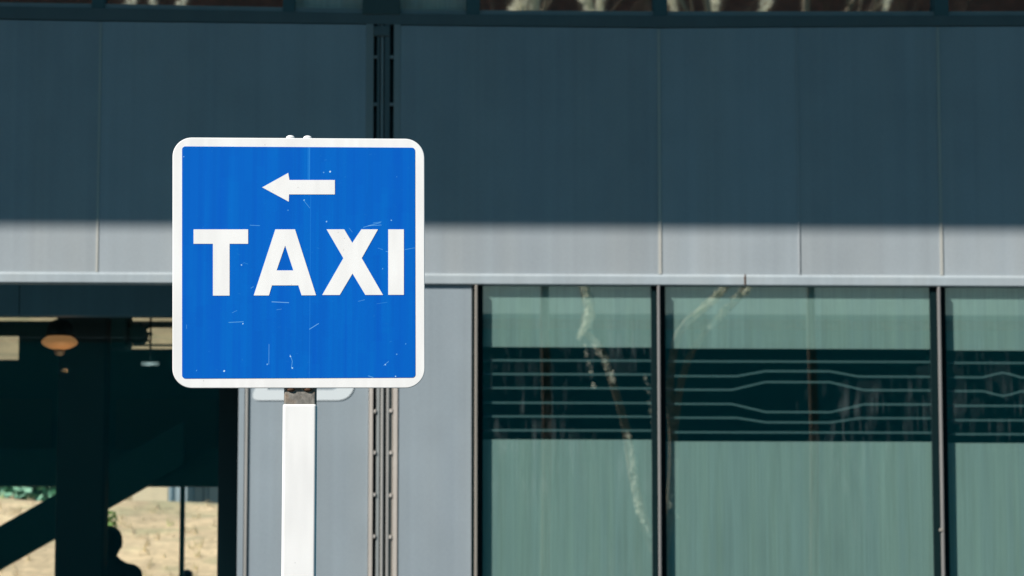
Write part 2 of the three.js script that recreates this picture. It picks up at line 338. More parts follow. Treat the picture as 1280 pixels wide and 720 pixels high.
{ // grey wall panels between the entrance and the glazing
  const z = 0.027, yt = lipBot + 0.001;
  B('wall_panel', rbox(X(310, z, 590), X(460.5, z, 590), 0.1, yt, -0.05, z, 0.003), M.wall);
  B('wall_panel', rbox(X(497.5, z, 590), X(589.5, z, 590), 0.1, yt, -0.05, z, 0.003), M.wall);
  B('edge_trim', rbox(X(297.5, z, 590), X(305.2, z, 590), 0.1, yt, -0.9, z + 0.004, 0.003), M.wall);
  B('edge_trim', rbox(X(306, z, 590), X(309.6, z, 590), 0.1, yt, -0.05, z + 0.012, 0.004), M.fin);
  // pale emblem on the panel, only its lower edge shows under the sign
  const ze = z + 0.001, e = (x, y) => { const p = P(x, y, ze); return [p.x, p.y]; };
  const s = new THREE.Shape(); s.moveTo(...e(352, 380)); s.lineTo(...e(408, 380)); s.bezierCurveTo(...e(436, 380), ...e(446, 410), ...e(446, 440)); s.bezierCurveTo(...e(446, 476), ...e(446, 500.5), ...e(420, 500.5));
  s.lineTo(...e(323, 500.5)); s.bezierCurveTo(...e(315, 500), ...e(314, 494), ...e(319, 486)); s.bezierCurveTo(...e(324, 470), ...e(318, 440), ...e(318, 420)); s.bezierCurveTo(...e(318, 395), ...e(330, 380), ...e(352, 380));
  const h = new THREE.Path(); h.moveTo(...e(352, 397)); h.lineTo(...e(338, 430)); h.lineTo(...e(335, 487.5)); h.lineTo(...e(415, 487.5)); h.bezierCurveTo(...e(428, 486), ...e(430, 470), ...e(430, 440)); h.bezierCurveTo(...e(430, 410), ...e(420, 397), ...e(400, 397)); h.closePath();
  s.holes.push(h);
  const g = new THREE.ExtrudeGeometry(s, { depth: 0.004, bevelEnabled: false, curveSegments: 16 }); g.translate(0, 0, ze);
  B('emblem', g, M.emblem);
}
{ // the glazed bays on the right: pane, frosted film above and below a clear strip with fine lines
  const yb = 0.25, ytop = lipBot;
  const bays = [ // frame edges, clear strip top and bottom, line rows, wave
    { l: 603, r: 815, st: 434, sb: 549.5, rows: [450.6, 467.8, 485.2, 503.6, 520.6, 538], wave: 0 },
    { l: 833, r: 1165, st: 436, sb: 552, rows: [452, 470.5, 487.5, 505.2, 522.5, 540.6], wave: 1 },
    { l: 1185, r: 1513, st: 438.5, sb: 554, rows: [454, 472, 489.2, 507.5, 525.6, 543], wave: 2 },
    { l: 1531, r: 1866, st: 440, sb: 556, rows: [456, 473.5, 491, 509, 527, 545], wave: 1 },
  ];
  const zf = -0.01;
  for (const b of bays) {
    const w = sub('window'), x0 = X(b.l - 4, zf, 540), x1 = X(b.r + 4, zf, 540), mid = (b.l + b.r) / 2;
    const yS = P(mid, b.st, zf).y, yB = P(mid, b.sb, zf).y;
    B('glass_pane', box(x0, x1, yb, ytop, -0.002, 0.004), M.glass, w);
    B('frosted_film', box(x0, x1, yS, ytop, zf - 0.003, zf), M.film, w);
    B('frosted_film', box(x0, x1, yb, yB, zf - 0.003, zf), M.film, w);
    const hw = 0.0065, xl = X(b.l - 4, zf, 500), xr = X(b.r + 4, zf, 500);
    b.rows.forEach((row, k) => {
      const yc = P(mid, row, zf).y, px = 1 / 222;
      let pts = [[xl, yc], [xr, yc]];
      if (b.wave === 1) { const d = [0, 6.5, 10, -10, -5.5, 0][k] * px, off = b.l - 833; const q = (p) => X(p + off, zf, 500); const e = k === 1 || k === 4 ? 6 : 0; if (d) pts = [[xl, yc], [q(915 + e), yc], [q(957), yc + d], [q(1038), yc + d], [q(1080 - e), yc], [xr, yc]]; }
      if (b.wave === 2) { const d = [0, 6, -6, 0, 0, 0][k] * px, q = (p) => X(p, zf, 500); if (d) pts = [[xl, yc], [q(1229), yc], [q(1245), yc + d * 0.7], [q(1254), yc + d], [q(1263), yc + d * 0.7], [q(1277), yc], [xr, yc]]; }
      const gs = []; for (let i = 0; i < pts.length - 1; i++) gs.push(hexa(pts[i][0], pts[i + 1][0], pts[i][1] - hw, pts[i + 1][1] - hw, pts[i][1] + hw, pts[i + 1][1] + hw, zf - 0.0015, zf - 0.0005));
      B('film_line', gs, M.filmLine, w);
    });
  }
  for (const [l, r, fl, fr] of [[815, 832.5, 822.9, 826.2], [1165.5, 1184.5, 1175.4, 1178.8], [1513, 1531, 1519, 1524]]) {
    const g = sub('mullion');
    B('frame', box(X(l, 0.02, 540), X(r, 0.02, 540), yb, ytop - 0.002, -0.06, 0.02), M.darkMetal, g);
    B('fin', rbox(X(fl, 0.06, 540), X(fr, 0.06, 540), yb, ytop - 0.003, 0.02, 0.06, 0.005), M.darkFin, g);
    if (l < 1200 && l > 1100) B('fin_joint', rbox(X(fl - 0.4, 0.062, 660), X(fr + 0.4, 0.062, 660), Y(664, 0.06), Y(660, 0.06), 0.03, 0.062, 0.003), M.channel, g);
  }
  const j = sub('mullion');
  B('frame', box(X(596.5, 0.02, 540), X(603.5, 0.02, 540), yb, ytop - 0.002, -0.06, 0.02), M.darkMetal, j);
  B('fin', rbox(X(593.3, 0.06, 540), X(596.8, 0.06, 540), yb, ytop - 0.003, -0.01, 0.06, 0.004), M.channel, j);
  // dark room behind the panes
  const x0 = X(597), x1 = 9.8;
  for (const g of [box(x0, x1, 0.2, lipBot + 0.1, -5.1, -5), box(x0 - 0.1, x0, 0.2, lipBot + 0.1, -5, -0.06), box(x1, x1 + 0.1, 0.2, lipBot + 0.1, -5, -0.06)]) B('room_wall', g, M.room);
  B('room_ceiling', box(x0, x1, lipBot + 0.12, lipBot + 0.3, -5, -0.055), M.room);
  B('room_floor', box(x0, x1, 0.05, 0.19, -5, 0), M.room);
  B('plinth', box(X(310), 9.9, 0.0, 0.249, 0.0, 0.02), M.concrete);
}
// ------------------------------------------------------------------ entrance hall on the left
const FLOOR = 0.42;
{
  const zg = -1.6, xr = X(298, 0, 590) - 0.001;
  B('entrance_lintel', box(-9, X(24.5, zg, 380), Y(396.5, zg), lipBot + 0.2, zg - 0.12, zg + 0.03), M.lintel);
  B('entrance_lintel', box(X(25.5, zg, 380), xr, Y(396.5, zg), lipBot + 0.2, zg - 0.12, zg + 0.03), M.lintel);
  B('entrance_soffit', box(-9, xr, lipBot + 0.22, lipBot + 0.3, zg, -0.06), M.frame);
  B('entrance_glass', box(-9, X(286, zg), FLOOR, Y(398, zg), zg - 0.05, zg - 0.044), M.clear);
  B('entrance_post', rbox(X(272.5, zg + 0.03, 600), X(297.5, zg + 0.03, 600) + 0.02, 0.3, Y(397, zg), zg - 0.1, zg + 0.03, 0.005), M.black);
  B('entrance_post', rbox(X(-66, zg + 0.03, 600), X(-44, zg + 0.03, 600), 0.3, Y(397, zg), zg - 0.1, zg + 0.03, 0.005), M.black);
  // hall shell
  const zb = -8, top = 4.6;
  B('hall_floor', box(-9, xr, 0.2, FLOOR, zb, -0.9), M.floor);
  for (const g of [rbox(-9, xr, 0.0, 0.42, -0.9, 0.3, 0.01), rbox(-9, xr, 0.0, 0.27, 0.3, 0.6, 0.01)]) B('entrance_step', g, M.concrete);
  B('hall_ceiling', box(-9, 0.4, top, top + 0.2, zb - 0.2, -0.1), M.hall);
  for (const g of [box(-9.2, -9, 0, top, zb - 0.2, -0.1), box(xr + 0.002, xr + 0.2, 0, top, zb, -0.92)]) B('hall_wall', g, M.hall);
  // the rear wall with its openings
  const s = new THREE.Shape(), e = (px, py) => { const p = P(px, py, zb); return [p.x, p.y]; };
  s.moveTo(-9, 0); s.lineTo(0.4, 0); s.lineTo(0.4, top); s.lineTo(-9, top); s.closePath();
  const hole = (l, r, t, b) => { const y0 = Y(b, zb, 140), y1 = Y(t, zb, 140), x0 = X(l, zb, (t + b) / 2), x1 = X(r, zb, (t + b) / 2), h = new THREE.Path(); h.moveTo(x0, y0); h.lineTo(x0, y1); h.lineTo(x1, y1); h.lineTo(x1, y0); h.closePath(); s.holes.push(h); };
  hole(-300, 24, 420.5, 450.5); hole(-300, 72, 390, 402); hole(150, 300, 390, 436.5);
  { const h = new THREE.Path(), y1 = Y(608.5, zb, 140); h.moveTo(-8.5, 0.42); h.lineTo(-8.5, y1); h.lineTo(X(290, zb, 650), y1); h.lineTo(X(290, zb, 650), 0.42); h.closePath(); s.holes.push(h); }
  const g = new THREE.ExtrudeGeometry(s, { depth: 0.06, bevelEnabled: false }); g.translate(0, 0, zb - 0.03);
  B('rear_wall', g, M.hall);
  B('transom', pbox(150, 300, 403, 410.5, zb - 0.02, zb + 0.04), std(0.30, 0.36, 0.34, 0.6));
  B('transom', pbox(150, 300, 431.5, 433.5, zb - 0.02, zb + 0.04), M.hall);
  B('rear_mullion', rbox(X(224.5, zb + 0.05, 660), X(230, zb + 0.05, 660), 0.42, Y(608, zb, 228), zb - 0.04, zb + 0.05, 0.006), M.hall);
  B('rear_rail', [pbox(146, 300, 575, 577.5, zb + 0.04, zb + 0.07)], M.frame);
  B('rear_panel', pbox(146, 272, 500, 572, zb + 0.032, zb + 0.05), std(0.10, 0.22, 0.19, 0.8));
  B('rear_panel', pbox(-40, 66, 500, 572, zb + 0.032, zb + 0.05), std(0.10, 0.22, 0.19, 0.8));
  B('hall_column', rbox(X(69, -4, 640), X(130, -4, 640), FLOOR, top, -4.3, -4, 0.02), M.black);
  // sloping brace across the rear windows
  const zs = -6.2, a = P(-200, 770.5, zs), b = P(-200, 825.5, zs), c = P(230, 526.7, zs), d = P(230, 581.7, zs);
  B('sloping_brace', hexa(a.x, c.x, b.y, d.y, a.y, c.y, zs - 0.12, zs), M.hall);
  B('hall_beam', box(-9, xr, Y(606, zs, 200), Y(560, zs, 200), -6.6, -6.4), M.hall);
  // body and roof of the building
  for (const g of [box(-9.4, -9.2, 0, 7.79, -8.2, 0.02), box(9.9, 10.1, 0, 7.79, -8.2, 0.02)]) B('side_wall', g, M.clad);
  for (const g of [box(0.4, 9.9, 0, 7.79, -8.2, -8.0), box(-9.2, 0.4, top + 0.2, 7.79, -8.2, -8.0)]) B('back_wall', g, M.clad);
  B('upper_floor', box(0.4, 9.9, lipBot + 0.32, lipBot + 0.5, -8, -0.1), M.room);
  const bx = box(-26, 22, 0, 0.35, -9, 3.42); bx.translate(0, 7.775, 0);
  B('roof', bx, M.roof);
}

// ------------------------------------------------------------------ things inside the hall
{ // pendant lamp
  const z = -3, c = P(74.5, 428, z), s = 1 / 187, t = thing('pendant_lamp', [c.x, c.y, c.z]);
  tag(t, 'round pendant lamp with an orange bowl hanging behind the entrance glass', 'lamp');
  const lathe = (pts) => { const g = new THREE.LatheGeometry(pts.map(([r, y]) => new THREE.Vector2(r * s, y * s)), 32); g.translate(c.x, c.y, c.z); return g; };
  part('rod', tube([c.clone().add(V3(0, 26 * s, 0)), V3(c.x, 4.6, c.z)], 0.008, 2, 8), M.black, t);
  part('cap', lathe([[0.01, 28], [7, 28], [13, 25], [16, 18], [17, 10], [20, 8], [0.01, 8]]), M.darkMetal, t);
  part('lamp_shade', lathe([[0.01, 7.5], [15, 7.5], [19, 5], [22, 2], [22.6, -0.5], [21, -3], [17, -5.5], [12, -7.6], [6, -9], [0.01, -9]]), std(0.55, 0.26, 0.10, 0.5, { emissive: C(0.16, 0.078, 0.030), emissiveIntensity: 1 }), t);
  part('finial', lathe([[0.01, -9], [6.5, -9], [7, -12], [5, -16], [0.01, -17]]), M.galv, t);
  const l = new THREE.PointLight(C(1, 0.6, 0.3), 0.025, 8, 2); l.position.set(0.05, -0.2, 0.1); t.add(l);
}
{ // ceiling unit, a dark casing with a fan housing at one end
  const z = -6, l = X(86, z, 415), r = X(160, z, 415), yt = Y(388, z, 120), yb = Y(437, z, 120), t = thing('ceiling_heater', [(l + r) / 2, yb, z - 0.2]);
  tag(t, 'dark ceiling heater hanging before the high rear window', 'heater');
  part('casing', rbox(l, r, yb + 0.02, yt, z - 0.4, z, 0.04, 3), M.hall, t);
  const cy = Y(415, z, 168); const cg = new THREE.CylinderGeometry(0.075, 0.075, 0.2, 24); cg.rotateX(Math.PI / 2); cg.translate(X(170, z, 415), cy - 0.01, z - 0.15);
  part('fan_housing', cg, M.hall, t);
  const fl = []; for (let k = 0; k < 8; k++) { const a = k * Math.PI / 4, b = rbox(-0.008, 0.008, 0.03, 0.088, -0.08, 0.02, 0.003); b.rotateZ(a); b.translate(X(174, z, 415), cy, z - 0.1); fl.push(flat(b)); }
  part('fan_guard', fl, M.hall, t);
  for (const px of [98, 148]) part('hanger', box(X(px, z) - 0.01, X(px, z) + 0.01, yt - 0.002, 4.6, z - 0.2, z - 0.18), M.black, t);
}
{ // short tube light
  const z = -6.5, a = P(176, 452, z), b = P(199, 457, z), t = thing('tube_light', [a.x, a.y, z]);
  tag(t, 'short white tube light glowing below the ceiling heater', 'light');
  part('tube', rbox(a.x, b.x, b.y, a.y, z - 0.03, z, 0.008), std(0.4, 0.45, 0.45, 0.4, { emissive: C(0.03, 0.045, 0.045) }), t);
  part('bracket', box((a.x + b.x) / 2 - 0.008, (a.x + b.x) / 2 + 0.008, a.y - 0.004, 4.6, z - 0.02, z - 0.012), M.black, t);
  const l = new THREE.PointLight(C(0.85, 1, 1), 0.006, 5, 2); l.position.set(0.07, -0.03, 0.06); t.add(l);
}

// ------------------------------------------------------------------ the person behind the glass
function field(fn, cx, cy, cz, half, res) { // mesh of fn < 0 in a cube
  const mc = new MarchingCubes(res, M.coat, false, false, 200000), h = res / 2;
  for (let k = 0; k < res; k++) for (let j = 0; j < res; j++) for (let i = 0; i < res; i++)
    mc.field[i + j * res + k * res * res] = -fn(cx + (i - h) / h * half, cy + (j - h) / h * half, cz + (k - h) / h * half);
  mc.isolation = 0; mc.update();
  const n = mc.count, g = new THREE.BufferGeometry();
  g.setAttribute('position', new THREE.BufferAttribute(mc.positionArray.slice(0, n * 3), 3));
  g.setAttribute('normal', new THREE.BufferAttribute(mc.normalArray.slice(0, n * 3), 3));
  g.scale(half, half, half); g.translate(cx, cy, cz);
  return metreUV(g);
}
const smin = (a, b, k) => { const h = Math.max(0, Math.min(1, 0.5 + 0.5 * (b - a) / k)); return b + (a - b) * h - k * h * (1 - h); };
function caps(list, k) { // smooth union of tapered capsules [ax,ay,az,ra, bx,by,bz,rb, flattening in z]
  return (x, y, z) => {
    let d = 9;
    for (const [ax, ay, az, ra, bx, by, bz, rb, fz = 1] of list) {
      const ux = bx - ax, uy = by - ay, uz = (bz - az) / fz, px = x - ax, py = y - ay, pz = (z - az) / fz, t = Math.max(0, Math.min(1, (px * ux + py * uy + pz * uz) / (ux * ux + uy * uy + uz * uz + 1e-9)));
      d = smin(d, Math.hypot(px - ux * t, py - uy * t, pz - uz * t) - (ra + (rb - ra) * t), k);
    }
    return d;
  };
}
{ // stands with the back to the street, arms hanging, looking out of the rear window
  const c = P(136, 680, -5), t = thing('person', [c.x, FLOOR, -5]);
  tag(t, 'person in a dark coat standing behind the entrance glass by the column', 'person');
  const H = [c.x, FLOOR, -5], at = (g) => { g.translate(...H); return g; };
  // local frame: y from the floor, +z towards the street, the face towards -z
  const torso = caps([[0, 0.95, 0, 0.155, 0, 1.18, 0, 0.145, 0.72], [0, 1.18, 0, 0.15, 0, 1.36, 0, 0.165, 0.72], [-0.15, 1.40, 0, 0.068, 0.15, 1.40, 0, 0.068], [0, 1.40, 0, 0.085, 0, 1.50, -0.015, 0.062],
    [-0.185, 1.385, 0, 0.064, -0.225, 1.10, 0.01, 0.050], [-0.225, 1.10, 0.01, 0.050, -0.215, 0.86, -0.05, 0.038], [0.185, 1.385, 0, 0.064, 0.225, 1.10, 0.01, 0.050], [0.225, 1.10, 0.01, 0.050, 0.215, 0.86, -0.05, 0.038],
    [0, 0.95, 0, 0.16, 0, 0.84, 0, 0.165, 0.75], [-0.09, 0.88, 0, 0.105, -0.095, 0.50, -0.01, 0.072], [-0.095, 0.50, -0.01, 0.072, -0.10, 0.10, 0.02, 0.052], [0.09, 0.88, 0, 0.105, 0.095, 0.50, -0.01, 0.072], [0.095, 0.50, -0.01, 0.072, 0.10, 0.10, 0.02, 0.052]], 0.035);
  part('body', at(field(torso, 0, 0.78, 0, 0.80, 120)), M.coat, t);
  const skull = (x, y, z) => {
    let d = caps([[0, 1.50, -0.01, 0.058, 0, 1.56, -0.02, 0.062], [0, 1.63, 0.005, 0.092, 0, 1.64, -0.03, 0.085], [0, 1.565, -0.06, 0.05, 0, 1.60, -0.045, 0.065], [0, 1.545, -0.075, 0.03, 0, 1.55, -0.06, 0.04]], 0.03)(x, y, z);
    d = smin(d, caps([[0, 1.625, -0.112, 0.009, 0, 1.595, -0.128, 0.014]], 0.01)(x, y, z), 0.012);                                            // nose
    for (const s of [-1, 1]) { d = smin(d, caps([[s * 0.088, 1.635, -0.01, 0.012, s * 0.086, 1.59, -0.015, 0.010, 1.6]], 0.01)(x, y, z), 0.008); d = Math.max(d, -(Math.hypot(x - s * 0.034, y - 1.628, z + 0.122) - 0.016)); } // ears, eye sockets
    d = smin(d, Math.hypot(x / 2.4, y - 1.567, (z + 0.105) / 0.8) - 0.010, 0.008);                                                            // lips
    return d;
  };
  const head = part('head', at(field(skull, 0, 1.60, -0.01, 0.16, 84)), M.skin, t);
  for (const s of [-1, 1]) { const e = new THREE.SphereGeometry(0.012, 16, 12); e.translate(s * 0.034, 1.628, -0.103); part('eye', at(e), std(0.5, 0.48, 0.45, 0.2), t); }
  const hair = (x, y, z) => Math.max(caps([[0, 1.632, 0.008, 0.100, 0, 1.648, -0.028, 0.094], [0, 1.56, 0.03, 0.07, 0, 1.60, 0.03, 0.08]], 0.03)(x, y, z) + 0.003 * Math.sin(x * 190) * Math.sin(z * 160 + y * 40), -(y - 1.50 - Math.max(0, (-z - 0.03) * 2.2)), -(z + 0.115));
  part('hair', at(field(hair, 0, 1.62, 0, 0.15, 64)), M.hair, t);
  for (const s of [-1, 1]) {
    const hx = s * 0.213, f = [[hx, 0.87, -0.05, 0.028, hx, 0.80, -0.065, 0.034, 1]];
    for (let k = 0; k < 4; k++) { const z0 = -0.09 + k * 0.021, len = [0.062, 0.072, 0.068, 0.052][k]; f.push([hx, 0.79, z0, 0.0095, hx - s * 0.006, 0.79 - len * 0.55, z0 - 0.004, 0.0088], [hx - s * 0.006, 0.79 - len * 0.55, z0 - 0.004, 0.0088, hx - s * 0.024, 0.79 - len, z0 - 0.002, 0.0075]); }
    f.push([hx, 0.835, -0.085, 0.012, hx - s * 0.012, 0.80, -0.108, 0.0105], [hx - s * 0.012, 0.80, -0.108, 0.0105, hx - s * 0.02, 0.768, -0.112, 0.0085]);
    part('hand', at(field(caps(f, 0.007), hx, 0.79, -0.06, 0.11, 72)), M.skin, t);
    part('shoe', at(field(caps([[s * 0.10, 0.05, 0.04, 0.048, s * 0.11, 0.042, -0.12, 0.042]], 0.02), s * 0.1, 0.06, -0.04, 0.16, 40)), M.shoe, t);
  }
}

// ------------------------------------------------------------------ beyond the bank: hedge and small pale houses
{
  const z = -40;
  const h = thing('hedge', [X(20, z), 2.6, z]); tag(h, 'green hedge along the top of the dry bank', 'hedge');
  const gs = [], lf = new THREE.PlaneGeometry(0.22, 0.16);
  for (let i = 0; i < 3500; i++) { const g = lf.clone(); g.rotateX(rr(-1.4, 1.4)); g.rotateY(rr(0, 6.28)); const u = rnd(); g.translate(X(-220, z) + u * (X(92, z) - X(-220, z)), 2.7 + Math.pow(rnd(), 0.8) * (1.9 + 0.3 * Math.sin(u * 31) + 0.2 * Math.sin(u * 77)), z + rr(-0.5, 0.5)); gs.push(flat(g)); }
  part('leaves', gs, std(0.26, 0.48, 0.34, 0.8, { side: THREE.DoubleSide }), h);
  const house = (l, r, col, label, wins, z) => {
    const x0 = X(l, z), x1 = X(r, z), cx = (x0 + x1) / 2, t = thing('small_house', [cx, 2.4, z]); tag(t, label, 'house');
    part('wall', box(x0, x1, 2.0, 6.2, z - 5, z), std(...col, 0.9, { map: cladTex }), t);
    const s = new THREE.Shape(); s.moveTo(x0 - 0.3, 6.2); s.lineTo(x1 + 0.3, 6.2); s.lineTo(cx, 6.2 + (x1 - x0) * 0.3); s.closePath();
    const g = new THREE.ExtrudeGeometry(s, { depth: 5.6, bevelEnabled: false }); g.translate(0, 0, z - 5.3); part('roof', g, std(0.32, 0.14, 0.09, 0.9), t);
    for (const [a, b] of wins) part('window', box(X(a, z), X(b, z), 3.3, 5.1, z - 0.1, z + 0.02), std(0.10, 0.16, 0.20, 0.15), t);
  };
  house(168, 212, [0.80, 0.66, 0.46], 'sand-coloured house standing left of the thin rear mullion', [], -46);
  house(213, 236, [0.42, 0.52, 0.58], 'blue-grey house standing just behind the thin rear mullion', [[216, 220]], -44);
  house(239, 292, [0.72, 0.76, 0.76], 'pale house with narrow windows right of the thin rear mullion', [[244, 245.5], [256, 257.5], [262, 263]], -46);
  // a shrub on the bank next to the person's head
  const c = P(134, 652, -20), sh = thing('shrub', [c.x, c.y - 0.4, -20]); tag(sh, 'small green shrub on the bank beside the person', 'shrub');
  const lv = []; for (let i = 0; i < 260; i++) { const g = new THREE.PlaneGeometry(0.05, 0.035); g.rotateX(rr(-1.5, 1.5)); g.rotateY(rr(0, 6.28)); const a = rr(0, 6.28), q = Math.sqrt(rnd()) * 0.12; g.translate(c.x + Math.cos(a) * q, c.y - 0.25 + rnd() * 0.4, -20 + Math.sin(a) * q); lv.push(flat(g)); }
  part('foliage', lv, std(0.22, 0.36, 0.10, 0.8, { side: THREE.DoubleSide }), sh);
  part('stem', tube([V3(c.x, c.y - 0.75, -20), V3(c.x + 0.02, c.y, -20)], 0.012, 4, 6), M.brownBark, sh);
  // stub of a post at the lower edge of the rear window
  const q = P(234, 716, -9.2), b = thing('bollard', [q.x, 0, -9.2]); tag(b, 'dark bollard with a reddish cap beyond the rear mullion', 'bollard');
  part('post', rbox(q.x - 0.045, q.x + 0.045, 0, q.y - 0.03, -9.245, -9.155, 0.01), M.black, b);
  part('cap', (() => { const g = new THREE.SphereGeometry(0.05, 20, 14); g.translate(q.x, q.y - 0.02, -9.2); return g; })(), std(0.06, 0.015, 0.015, 0.5), b);
}

// ------------------------------------------------------------------ across the street: what the glass mirrors
const mir = (px, py, z) => { const p = P(px, py, -z); p.z = z; return p; };   // the real point whose mirror image in the glass shows at a pixel
function twigs(out, p, dir, len, r, n) {
  const pts = [p.clone()], d = dir.clone();
  for (let k = 0; k < 3; k++) { d.add(V3(rr(-0.28, 0.28), rr(-0.05, 0.3), rr(-0.28, 0.28))).normalize(); pts.push(pts[k].clone().addScaledVector(d, len / 3)); }
  out.push(flat(taper(pts, [r, r * 0.5], 5)));
  if (n > 0) for (let k = 0; k < 3; k++) twigs(out, pts[1 + Math.min(2, k)], d.clone().add(V3(rr(-0.9, 0.9), rr(-0.1, 0.5), rr(-0.9, 0.9))).normalize(), len * 0.68, r * 0.55, n - 1);
}
{
  const z = 24;
  const tree = (name, label, base, limbs, radii, mat, crownAt) => {
    const t = thing('bare_tree', [base.x, 0, base.z]); tag(t, label, 'tree');
    part('trunk', limbs.map((l, i) => flat(taper(l, radii[i], 9))), mat, t);
    const out = []; for (const [p, d, len, r] of crownAt) twigs(out, p, d, len, r, 3);
    part('crown', out, mat, t);
    return t;
  };
  // pale translucent leaves, added along the limbs to brighten the streaks in the glass
  const leafMat = new THREE.MeshPhysicalMaterial({ color: C(0.93, 0.90, 0.72), roughness: 1, transmission: 0.6, thickness: 0, side: THREE.DoubleSide });
  const sprays = (t, list) => {
    const out = [];
    for (const [pts, n0, w, dz = 0] of list) {
      const n = n0 * 4;
      const c = new THREE.CatmullRomCurve3(pts);
      for (let i = 0; i < n; i++) {
        const u = rnd(), p = c.getPointAt(u), k = w * Math.sin(Math.PI * Math.min(1, 0.15 + u * 0.8)), g = new THREE.PlaneGeometry(rr(0.018, 0.04), rr(0.03, 0.07));
        g.rotateX(rr(-0.7, 0.7)); g.rotateY(rr(-0.6, 0.6)); g.rotateZ(rr(0, 3.1)); g.translate(p.x + rr(-k, k), p.y + rr(-k, k), p.z - 0.1 - dz + rr(-0.12, 0.08)); out.push(flat(g));
      }
    }
    part('added_streak_leaves', out, leafMat, t);
  };
  const b1 = mir(828, 760, z); const g1 = V3(b1.x, 0, z);
  const A = [mir(828, 700, z), mir(812, 672, z), mir(799, 630, z), mir(791, 590, z), mir(783, 540, z + 0.1), mir(766, 478, z + 0.2), mir(748, 430, z + 0.2), mir(728, 412, z + 0.2), mir(735, 388, z + 0.1), mir(728, 360, z), mir(705, 250, z), mir(668, 120, z), mir(645, 0, z)];
  const E = [mir(828, 700, z), mir(838, 640, z - 0.1), mir(842, 560, z - 0.2), mir(838, 470, z - 0.3), mir(852, 410, z - 0.3), mir(880, 385, z - 0.3), mir(906, 360, z - 0.2), mir(960, 260, z), mir(1000, 120, z), mir(1010, -20, z)];
  const G = [mir(842, 540, z - 0.2), mir(856, 460, z - 0.4), mir(880, 415, z - 0.4), mir(898, 396, z - 0.4), mir(930, 362, z - 0.4), mir(945, 240, z - 0.4), mir(905, 90, z - 0.3), mir(880, -20, z - 0.3)];
  const forked = tree('bare_tree', 'bare pale-barked tree across the street, forked low into two limbs', g1, [[g1, V3(b1.x, 1, z), mir(828, 700, z)], A, E, G], [[0.12, 0.11, 0.10], [0.08, 0.06, 0.05, 0.05, 0.05], [0.08, 0.055, 0.05, 0.05], [0.055, 0.05, 0.05, 0.045]], M.bark,
    [[A[11], V3(-0.3, 0.9, 0), 2.2, 0.05], [A[12], V3(0.4, 0.9, 0.1), 2.0, 0.045], [E[8], V3(0.4, 0.8, 0), 2.2, 0.05], [E[9], V3(-0.4, 0.9, 0), 2.0, 0.05], [G[7], V3(0.1, 1, 0.2), 2.2, 0.045], [A[10], V3(0.6, 0.8, -0.2), 2.0, 0.04], [G[6], V3(-0.7, 0.8, -0.2), 2.2, 0.045]]);
  const S = (...q) => q.map(([x, y]) => mir(x, y, z));
  sprays(forked, [[S([727, 352], [734, 372], [736, 395], [729, 412], [722, 424]), 80, 0.06], [S([740, 420], [748, 440], [757, 455], [766, 478]), 18, 0.045], [S([731, 432], [736, 460], [741, 486]), 5, 0.025], [S([783, 540], [790, 575], [792, 610], [799, 640], [812, 672]), 42, 0.035],
    [S([906, 358], [890, 375], [874, 390], [855, 408]), 80, 0.04, 0.35], [S([934, 358], [925, 372], [912, 380], [893, 402], [881, 415]), 80, 0.035, 0.45], [S([838, 618], [840, 635], [846, 648]), 16, 0.03], [S([805, 470], [812, 500], [816, 530]), 10, 0.03],
    [S([640, 22], [648, 8], [660, -20]), 42, 0.10], [S([664, 22], [668, 5], [664, -20]), 34, 0.07], [S([726, -15], [734, 5], [742, 22]), 30, 0.06], [S([752, 22], [750, 5], [756, -15]), 26, 0.05], [S([836, -15], [840, 5], [846, 22]), 22, 0.05], [S([892, 22], [893, 5], [898, -15]), 24, 0.05], [S([948, 22], [956, 8], [968, -15]), 30, 0.06], [S([1110, -10], [1104, 20]), 14, 0.04], [S([150, 22], [165, 0], [172, -20]), 20, 0.06], [S([190, 22], [193, -15]), 12, 0.05], [S([222, 20], [232, -10]), 14, 0.05]]);
  for (const [px, label, dz] of [[683, 'slim brown bare tree across the street opposite the first green pane', 1], [1019, 'slim brown bare tree across the street opposite the second green pane', 2]]) {
    const b = mir(px, 700, z + dz), y = (h) => V3(b.x + 0.03 * Math.sin(h * 1.7), h, z + dz);
    tree('bare_tree', label, V3(b.x, 0, z + dz), [[y(0), y(2), y(4), y(6), y(8)]], [[0.09, 0.075, 0.07, 0.05]], M.brownBark, [[y(7), V3(-0.6, 0.8, 0), 2.6, 0.045], [y(7.5), V3(0.6, 0.8, 0), 2.6, 0.045], [y(8), V3(0.1, 1, 0), 2.6, 0.045]]);
  }
  // a low shed with a pale pitched roof, and a brick building behind it
  const t = thing('brick_building', [0, 0, 57]); tag(t, 'tall red brick building across the street, behind the low shed', 'building');
  part('wall', box(-45, 35, 0, 19, 57, 69), M.brick, t);
  const sh = thing('shed', [0, 0, 42]); tag(sh, 'low dark shed across the street with a pale pitched metal roof', 'shed');
  part('wall', box(-40, 30, 0, 7.2, 42.2, 46.6), std(0.015, 0.24, 0.235, 0.8), sh);
  const rf = new THREE.Shape(); rf.moveTo(0, 7.39); rf.lineTo(4.7, 9.6); rf.lineTo(4.7, 9.7); rf.lineTo(0, 7.49); rf.closePath();
  const rg = new THREE.ExtrudeGeometry(rf, { depth: 70, bevelEnabled: false }); rg.rotateY(-Math.PI / 2); rg.translate(30, 0, 41.9);
  part('roof', rg, std(0.34, 0.43, 0.36, 0.8, { map: cladTex }), sh);
  part('parapet', box(-45.1, 35.1, 19, 19.5, 56.8, 69), M.concrete, t);
  for (const y of [12.0]) for (let x = -36; x < 28; x += 4) part('window', rbox(x, x + 1.8, y, y + 2.2, 56.9, 57.05, 0.02), std(0.02, 0.03, 0.035, 0.1), t);
}

